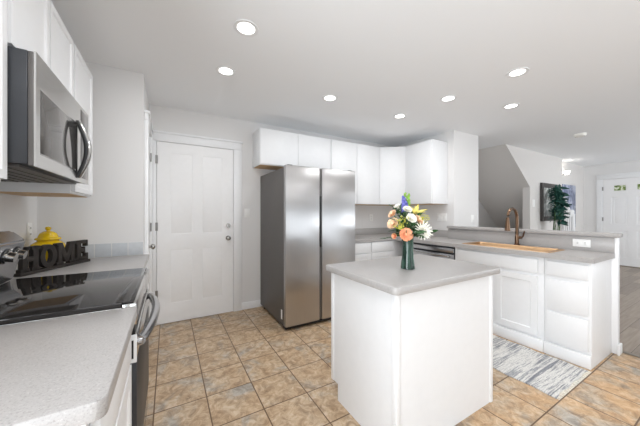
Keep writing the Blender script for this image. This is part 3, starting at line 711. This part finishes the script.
# ------------------------------------------------------------------ ceiling fittings
DL = [((0.434, 1.703), 'round lit ceiling light in the front row nearest the microwave'), ((0.42, 2.303), 'round lit ceiling light in the back row above the white door'),
      ((1.45, 2.305), 'round lit ceiling light straight in front of the fridge'), ((2.463, 2.304), 'round lit ceiling light before the corner upper cabinets'),
      ((2.52, 1.70), 'round lit ceiling light above the island end towards the dishwasher'), ((2.56, 1.091), 'round lit ceiling light above the rug'), ((3.302, 1.471), 'round lit ceiling light above the copper sink')]
pd = thing('downlight', DL[0][1], 'ceiling light', (DL[0][0][0], DL[0][0][1], CEIL), 0, 'recessed ceiling lights')
MB().lathe([(0.055, -0.003), (0.078, -0.006), (0.080, -0.001), (0.056, -0.0005), (0.055, -0.003)], 32).build('trim_ring', M['trim'], pd)
tag(MB().lathe([(0, -0.0025), (0.055, -0.0025)], 32).build('lens', M['lamp'], pd), 'lit round lens')
for i, (p, lb) in enumerate(DL):
    r = pd if i == 0 else copy_tree(pd)
    r.location = (p[0], p[1], CEIL); r['label'] = lb
    l = bpy.data.lights.new('downlight_lamp', 'AREA'); l.shape = 'DISK'; l.size = 0.10; l.energy = DOWNLIGHT_W; l.color = (0.98, 0.985, 1.0)
    lo = bpy.data.objects.new('downlight_lamp', l); COL.objects.link(lo); lo.location = (p[0], p[1], CEIL-0.012)
for p in ((0.05, 0.35), (0.5, -1.2), (2.6, -0.2), (2.6, -1.5), (5.6, -0.6), (7.3, 0.6)):  # unseen lamps without fixtures, added to brighten near counter, room and hall
    l = bpy.data.lights.new('added_fill_lamp', 'AREA'); l.shape = 'DISK'; l.size = 0.12; l.energy = DOWNLIGHT_W*(2.2 if p[0] > 5 else 2.2 if p[0] < 0.1 else 1.0); l.color = (0.98, 0.985, 1.0)
    lo = bpy.data.objects.new('added_fill_lamp', l); COL.objects.link(lo); lo.location = (p[0], p[1], CEIL-0.012)
sm = thing('smoke_detector', 'small white smoke detector on the hall ceiling', 'smoke detector', (5.373, 1.473, CEIL))
MB().lathe([(0, -0.0005), (0.075, -0.0005), (0.075, -0.012), (0.06, -0.036), (0.045, -0.04), (0, -0.04)], 32).build('body', M['smoke'], sm)
MB().lathe([(0.05, -0.0395), (0.054, -0.0365), (0.058, -0.0375)], 32).build('vent_ring', M['slot'], sm)

# ------------------------------------------------------------------ rug
rugx0, rugx1, rugy0, rugy1 = 2.245, 2.845, 0.735, 2.0
b = bmesh.new(); nx, ny = 12, 26; G = []
for j in range(ny+1):
    row = []
    for i in range(nx+1):
        x = -0.3+0.6*i/nx; y = -0.63+1.265*j/ny
        row.append(b.verts.new((x+0.006*math.sin(y*23), y+0.006*math.sin(x*30+1), 0.008+0.0015*math.sin(x*40+y*23))))
    G.append(row)
for A, B in zip(G, G[1:]):
    for i in range(nx): b.faces.new((A[i], A[i+1], B[i+1], B[i]))
ext = bmesh.ops.extrude_face_region(b, geom=b.faces[:])
for v in [g for g in ext['geom'] if isinstance(g, bmesh.types.BMVert)]: v.co.z = 0.001
bmesh.ops.recalc_face_normals(b, faces=b.faces)
rgo = thing('rug', 'grey and white striped woven rug before the sink cabinet', 'rug', (2.545, 1.365, 0))
m_ = MB(); m_._merge(b); m_.build('mat', M['rug'], rgo)
for e in (-1, 1):
    fg = MB(); y = -0.63 if e < 0 else 0.635
    for k in range(60):
        x = -0.297+0.594*k/59
        fg.tube([(x, y+e*-0.004, 0.005), (x+random.uniform(-.003, .003), y+e*0.010, 0.004), (x+random.uniform(-.005, .005), y+e*0.02, 0.002)], 0.0018, 5)
    tag(fg.build('fringe', M['white_petal'], rgo), 'short white fringe')

# ------------------------------------------------------------------ flowers
VX, VY = 1.325, 1.175; VZ = TOP
vz = thing('flower_vase', 'flared green glass vase standing on the island counter', 'vase', (VX, VY, VZ+0.0005))
MB().lathe([(0, 0), (0.040, 0), (0.044, 0.004), (0.043, 0.015), (0.036, 0.07), (0.034, 0.13), (0.036, 0.18), (0.040, 0.205), (0.037, 0.205), (0.032, 0.17), (0.031, 0.12), (0.033, 0.07), (0.038, 0.02), (0, 0.016)], 28).build('body', M['vase'], vz)

def petal(mb, L, W, tilt, az, curl=0.0, cup=0.0, base=Vector(), pointed=0.0, R=None, nv=5, nu=4):
    rows = []
    for j in range(nv+1):
        v = j/nv; wv = W*(math.sin(PI*min(1, 0.12+v*0.88*(0.62+0.38*pointed)))**0.75)
        if pointed: wv *= (1-v*v*pointed)+0.02
        rows.append([Vector((wv*u, L*v, curl*L*v*v + cup*W*u*u)) for u in [(-1+2*i/nu) for i in range(nu+1)]])
    T = Matrix.Rotation(az, 4, 'Z') @ Matrix.Rotation(tilt, 4, 'X')
    if R is not None: T = R @ T
    mb.patch(rows, Matrix.Translation(base) @ T)
def rotz_to(d): return Vector((0, 0, 1)).rotation_difference(Vector(d).normalized()).to_matrix().to_4x4()

def h_rose(mb, p, R, s):
    for n, tilt, L, W, cu in ((8, 0.05, 0.042, 0.015, 0.25), (8, 0.42, 0.038, 0.014, 0.12), (7, 0.8, 0.032, 0.012, -0.05), (6, 1.1, 0.027, 0.010, -0.15), (4, 1.35, 0.021, 0.008, -0.3)):
        o = random.random()*6
        for k in range(n): petal(mb, L*s, W*s, tilt+random.uniform(-.08, .08), o+2*PI*k/n, cu, 0.35, p, R=R)
def h_core(mb, p, R, s): mb.ball(p + R @ Vector((0, 0, 0.012*s)), 0.010*s, 2)
def h_mum(mb, p, R, s):
    for n, tilt, L in ((16, -0.25, 0.05), (16, 0.05, 0.052), (14, 0.4, 0.046), (12, 0.75, 0.036), (8, 1.15, 0.026)):
        o = random.random()*6
        for k in range(n): petal(mb, L*s*random.uniform(.85, 1.1), 0.0045*s, tilt+random.uniform(-.12, .12), o+2*PI*k/n, 0.15, 0.6, p, 0.5, R, 4, 2)
def h_lily(mb, p, R, s):
    for k in range(6): petal(mb, 0.07*s, 0.014*s, 0.85 if k % 2 else 0.7, 2*PI*k/6, -0.25, 0.4, p, 0.85, R, 6, 3)
    for k in range(5):
        a = 2*PI*k/5; q = R @ Vector((0.012*math.cos(a)*s, 0.012*math.sin(a)*s, 0.045*s)); mb.tube([p, p+q], 0.0009, 5); mb.ball(p+q, 0.0028, 1)
def h_spike(mb, p, R, s, L, rad, n):
    for k in range(n):
        t = k/n; a = k*2.4; q = p + R @ Vector((rad*(1.1-t)*math.cos(a), rad*(1.1-t)*math.sin(a), L*t))
        d = (R @ Vector((math.cos(a), math.sin(a), 0.35)))
        RR = rotz_to(d); r = 0.012*s*(1.15-0.6*t)
        for i in range(5): petal(mb, r*1.2, r*0.6, 0.35, 2*PI*i/5, 0.2, 0.3, q, R=RR, nv=2, nu=2)
def h_bells(mb, p, R, s):
    for k in range(12):
        t = k/12; a = k*2.4; d = (R @ Vector((math.cos(a), math.sin(a), 0.3))).normalized()
        q = p + R @ Vector((0, 0, 0.075*t)) + d*0.006
        RR = rotz_to(d)
        b = bmesh.new(); bmesh.ops.create_cone(b, cap_ends=False, segments=10, radius1=0.003, radius2=0.011*s, depth=0.013)
        mb._merge(b, Matrix.Translation(q+d*0.006) @ RR)
def h_gold(mb, p, R, s):
    for k in range(70):
        d = Vector((random.gauss(0, 0.016), random.gauss(0, 0.016), random.gauss(0, 0.014)))*s
        mb.ball(p+d, random.uniform(0.0022, 0.004), 1)
def h_bud(mb, p, R, s):
    for n, tilt, L, W in ((5, 0.9, 0.026, 0.012), (4, 1.25, 0.026, 0.010), (3, 1.42, 0.024, 0.008)):
        o = random.random()*6
        for k in range(n): petal(mb, L*s, W*s, tilt, o+2*PI*k/n, -0.25, 0.4, p, R=R)
def leafy(mb, pts, s, n, L=0.03, W=0.009):
    for k in range(n):
        t = 0.35+0.65*k/max(1, n-1); i = min(int(t*(len(pts)-1)), len(pts)-2); f = t*(len(pts)-1)-i
        p = pts[i].lerp(pts[i+1], f); ax = (pts[i+1]-pts[i]).normalized()
        side = ax.cross(Vector((0, 0, 1))).normalized()*(1 if k % 2 else -1)
        d = (ax*0.7+side*0.8+Vector((0, 0, random.uniform(-.1, .35)))).normalized()
        q = Vector((0, 1, 0)).rotation_difference(d).to_matrix().to_4x4()
        petal(mb, L*s*random.uniform(.8, 1.15), W*s, random.uniform(-.2, .2), 0, -0.15, 0.3, p, 0.6, q, 4, 2)

NECK = Vector((VX, VY, VZ+0.20))
CR = Vector((0.866, -0.5, 0)); CF = Vector((0.5, 0.866, 0)); UP = Vector((0, 0, 1))
def spot(a, b, c): return Vector((VX, VY, VZ)) + CR*a + CF*b + UP*c   # across, away, up from the vase foot
FL = [
 ('peach_rose', 'large coral orange rose low at the front of the bouquet', 'rose', h_rose, 'coral', spot(-0.040, -0.085, 0.222), spot(-0.03, -1, 0.35), 0.98, 'roses in the vase'),
 ('peach_rose', 'pale peach rose on the bouquet side towards the fridge', 'rose', h_rose, 'peach', spot(-0.098, -0.03, 0.285), spot(-1, -0.9, 0.7), 0.92, 'roses in the vase'),
 ('peach_rose', 'small pale peach rose above the side rose', 'rose', h_rose, 'peach', spot(-0.088, 0.02, 0.345), spot(-1, -0.4, 0.8), 0.75, 'roses in the vase'),
 ('peach_rose', 'peach rose beside the yellow lily above the white mum', 'rose', h_rose, 'peach', spot(0.052, -0.03, 0.308), spot(0.7, -0.9, 0.8), 0.85, 'roses in the vase'),
 ('peach_rose', 'tiny coral rosebud low beside the big coral rose', 'rose', h_bud, 'coral', spot(-0.092, -0.05, 0.212), spot(-1, -0.8, 0.1), 0.9, 'roses in the vase'),
 ('white_chrysanthemum', 'white spidery chrysanthemum low towards the sink', 'chrysanthemum', h_mum, 'white_petal', spot(0.072, -0.06, 0.245), spot(0.3, -1, 0.25), 1.2, None),
 ('white_rose', 'white blossom in the middle of the bouquet', 'rose', h_rose, 'white_petal', spot(0.004, -0.05, 0.318), spot(0.1, -1, 0.7), 0.8, 'white blossoms in the vase'),
 ('white_rose', 'white blossom under the blue spike', 'rose', h_rose, 'white_petal', spot(-0.01, -0.02, 0.372), spot(0.0, -0.9, 1), 0.7, 'white blossoms in the vase'),
 ('white_rose', 'closed white bud leaning out beside the blue spike', 'rose', h_bud, 'white_petal', spot(-0.058, 0.01, 0.385), spot(-0.5, -0.3, 1), 1.1, 'white blossoms in the vase'),
 ('yellow_lily', 'pale yellow lily pointing up towards the ceiling', 'lily', h_lily, 'lily', spot(0.045, 0.0, 0.345), spot(0.05, -0.5, 1), 1.15, None),
 ('goldenrod', 'yellow goldenrod tuft left of the central white blossom', 'goldenrod', h_gold, 'gold', spot(-0.050, -0.06, 0.305), spot(0, -0.5, 1), 0.95, 'goldenrod in the vase'),
 ('goldenrod', 'yellow goldenrod tuft above the chrysanthemum towards the sink', 'goldenrod', h_gold, 'gold', spot(0.094, -0.02, 0.322), spot(0.5, -0.3, 1), 1.2, 'goldenrod in the vase'),
 ('goldenrod', 'small yellow goldenrod tuft low by the pale peach rose', 'goldenrod', h_gold, 'gold', spot(-0.072, -0.07, 0.268), spot(-0.5, -0.5, 1), 0.8, 'goldenrod in the vase'),
 ('delphinium', 'blue delphinium spike near the top of the bouquet', 'delphinium', lambda mb, p, R, s: h_spike(mb, p, R, s, 0.10, 0.014, 26), 'blue', spot(-0.008, 0.01, 0.365), spot(-0.15, 0.1, 1), 1.0, None),
 ('bells_of_ireland', 'green bell flower spike at the very top of bouquet', 'bells of ireland', h_bells, 'bells', spot(0.006, 0.03, 0.405), spot(-0.02, 0, 1), 1.1, None),
]
def stem_pts(h, i):
    a = i*2.4; foot = Vector((VX+0.018*math.cos(a), VY+0.018*math.sin(a), VZ+0.022))
    nk = NECK + Vector((0.018*math.cos(a+0.4), 0.018*math.sin(a+0.4), 0))
    mid = nk.lerp(h, 0.5)+Vector((0, 0, 0.012))
    return [foot, foot.lerp(nk, 0.5), nk, mid, h]
base = Vector((VX, VY, VZ+0.02))
for i, (nm, lb, ct, fn, mt_, hp_, dr, s, gp) in enumerate(FL):
    d = (dr - Vector((VX, VY, VZ))).normalized(); R = rotz_to(d)
    r = thing(nm, lb, ct, base, 0, gp)
    mb = MB(); fn(mb, hp_-base, R, s)
    if fn is h_rose: h_core(mb, hp_-base, R, s)
    mb.build('blossom', M[mt_], r)
    tag(MB().tube([p-base for p in stem_pts(hp_, i)], 0.0026, 7).build('stem', M['stem'], r), 'green stem')
SPR = [('leafy sprig low at the front between coral rose and chrysanthemum', spot(0.025, -0.10, 0.232), 10, 1.2), ('leafy sprig between peach rose and goldenrod tuft', spot(-0.07, -0.05, 0.30), 10, 1.2), ('leafy sprig rising beside the lily', spot(0.075, 0.02, 0.35), 10, 1.1),
       ('leafy sprig rising behind the blue spike', spot(-0.03, 0.05, 0.38), 10, 1.2), ('leafy sprig over the vase rim towards the fridge', spot(-0.06, -0.06, 0.215), 9, 1.2), ('leafy sprig over the vase rim towards the sink', spot(0.06, -0.04, 0.215), 9, 1.2), ('leafy sprig trailing low out of the vase towards the fridge', spot(-0.165, -0.05, 0.195), 9, 0.9), ('fine leafy sprig reaching out towards the sink', spot(0.165, 0.02, 0.235), 12, 0.9), ('leafy sprig standing up behind the white bud', spot(-0.075, 0.05, 0.39), 9, 1.0),
       ('leafy sprig filling the bouquet below the coral rose', spot(0.03, -0.095, 0.215), 8, 1.1), ('leafy sprig under the pale peach side rose', spot(-0.085, -0.04, 0.245), 9, 1.1), ('leafy sprig behind the chrysanthemum', spot(0.08, 0.03, 0.28), 9, 1.2),
       ('leafy sprig at the back of the bouquet', spot(0.01, 0.10, 0.32), 10, 1.3), ('leafy sprig between lily and white blossom', spot(0.035, 0.0, 0.34), 9, 1.1), ('leafy sprig beside the small goldenrod tuft', spot(-0.045, -0.075, 0.235), 9, 1.1), ('leafy sprig right beside the coral rose', spot(0.05, -0.08, 0.235), 9, 1.1)]
for i, (lb, e, n, s) in enumerate(SPR):
    pts = stem_pts(e, i+20); pts = [p-base for p in pts]
    r = thing('leaf_sprig', lb, 'foliage', base, 0, 'greenery in the vase')
    tag(MB().tube(pts, 0.0018, 6, taper=0.5).build('stem', M['stem'], r), 'green stem')
    mb = MB(); leafy(mb, pts[2:], s, n, 0.042, 0.012); mb.build('foliage', M['leaf'], r)

# ------------------------------------------------------------------ hall furnishings
def framed(name, label, loc, wid, h, fw, art, mat_f):
    r = thing(name, label, 'picture', loc)
    f = MB()
    for a in ((-wid/2, -wid/2+fw, 0, h), (wid/2-fw, wid/2, 0, h), (-wid/2+fw, wid/2-fw, 0, fw), (-wid/2+fw, wid/2-fw, h-fw, h)): f.box(a[0], a[1], -0.035, -0.001, a[2], a[3], 0.006)
    f.build('frame', mat_f, r); MB().box(-wid/2+fw, wid/2-fw, -0.02, -0.002, fw, h-fw).build('picture', art, r)
    return r
framed('framed_picture', 'large dark framed picture on the stair wall behind the plant', (6.83, 2.33, 1.08), 0.92, 0.76, 0.09, M['art'], M['frame'])
r = thing('wall_canvas', 'blue canvas painting below the lit sconce', 'picture', (8.15, 2.46, 0.90))
MB().box(-0.40, 0.40, -0.04, -0.001, 0, 1.0, 0.004).build('canvas', M['art_blue'], r)
sc = thing('wall_sconce', 'small lit wall sconce high beside the staircase', 'wall lamp', (7.83, 2.46, 2.11))
tag(MB().box(-0.05, 0.05, -0.03, -0.001, 0, 0.10, 0.006).build('back_plate', M['chrome'], sc), 'metal back plate')
tag(MB().lathe([(0, 0.0), (0.03, 0.0), (0.05, 0.03), (0.06, 0.08), (0.057, 0.08), (0.045, 0.032), (0, 0.008)], 20, (0, -0.09, 0.0)).build('shade', M['sconce'], sc), 'glowing glass shade')
MB().tube([(0, -0.03, 0.05), (0, -0.06, 0.02), (0, -0.09, -0.001)], 0.008, 8).build('arm', M['chrome'], sc)
l = bpy.data.lights.new('sconce_lamp', 'POINT'); l.energy = 1.1; l.shadow_soft_size = 0.08; l.color = (1, 0.95, 0.88)
lo = bpy.data.objects.new('sconce_lamp', l); COL.objects.link(lo); lo.location = (7.83, 2.37, 2.205)
ct_ = thing('console_table', 'narrow wooden console table against the stair wall', 'table', (6.75, 2.18, 0))
MB().box(-0.43, 0.43, -0.14, 0.14, 0.70, 0.73, 0.005).build('table_top', M['console'], ct_)
for x in (-0.38, 0.38):
    for y in (-0.11, 0.11): MB().box(x-0.02, x+0.02, y-0.02, y+0.02, 0, 0.6995, 0.003).build('leg', M['console'], ct_)
pl = thing('potted_plant', 'dark teal leafy plant in front of the framed picture', 'plant', (6.52, 2.13, 0.7305))
MB().lathe([(0, 0), (0.06, 0), (0.08, 0.12), (0.085, 0.16), (0.075, 0.16), (0.07, 0.13), (0, 0.12)], 24).build('pot', M['pot'], pl)
mb = MB(); st = MB()
for k in range(34):
    a = k*2.4; e = Vector((0.17*math.cos(a)*random.uniform(.3, 1), 0.09*math.sin(a)*random.uniform(.3, 1)-0.03, random.uniform(0.32, 1.02)))
    pts = [Vector((0.05*math.cos(a), 0.05*math.sin(a), 0.12)), Vector((e.x*0.6+0.02*math.cos(a), e.y*0.6, 0.12+(e.z-0.12)*0.75)), Vector((e.x*0.75, e.y*0.75, e.z+0.02)), e]
    st.tube(pts, 0.002, 5); leafy(mb, pts, 1.0, 10, 0.12, 0.025)
st.build('stem', M['stem'], pl); mb.build('foliage', M['leaf_dark'], pl)
rl = thing('stair_railing', 'white stair railing with newel post beside the framed picture', 'railing', (7.75, 2.26, 0))
MB().box(-0.045, 0.045, -0.045, 0.045, 0, 1.20, 0.005).lathe([(0.05, 1.20), (0.06, 1.215), (0.04, 1.23), (0.05, 1.27), (0.03, 1.31), (0, 1.315)], 16).build('newel_post', M['trim'], rl)
MB().tube([(-0.52, 0, 1.62), (-0.03, 0, 1.17)], 0.032, 10).build('handrail', M['trim'], rl)
MB().box(-0.52, -0.046, -0.03, 0.03, 0.0, 0.22, 0.004).build('stair_curb', M['trim'], rl)
for k in range(4):
    x = -0.12-0.11*k; MB().box(x-0.016, x+0.016, -0.016, 0.016, 0.2205, 1.17-x*0.92-0.06, 0.003).build('baluster', M['trim'], rl)
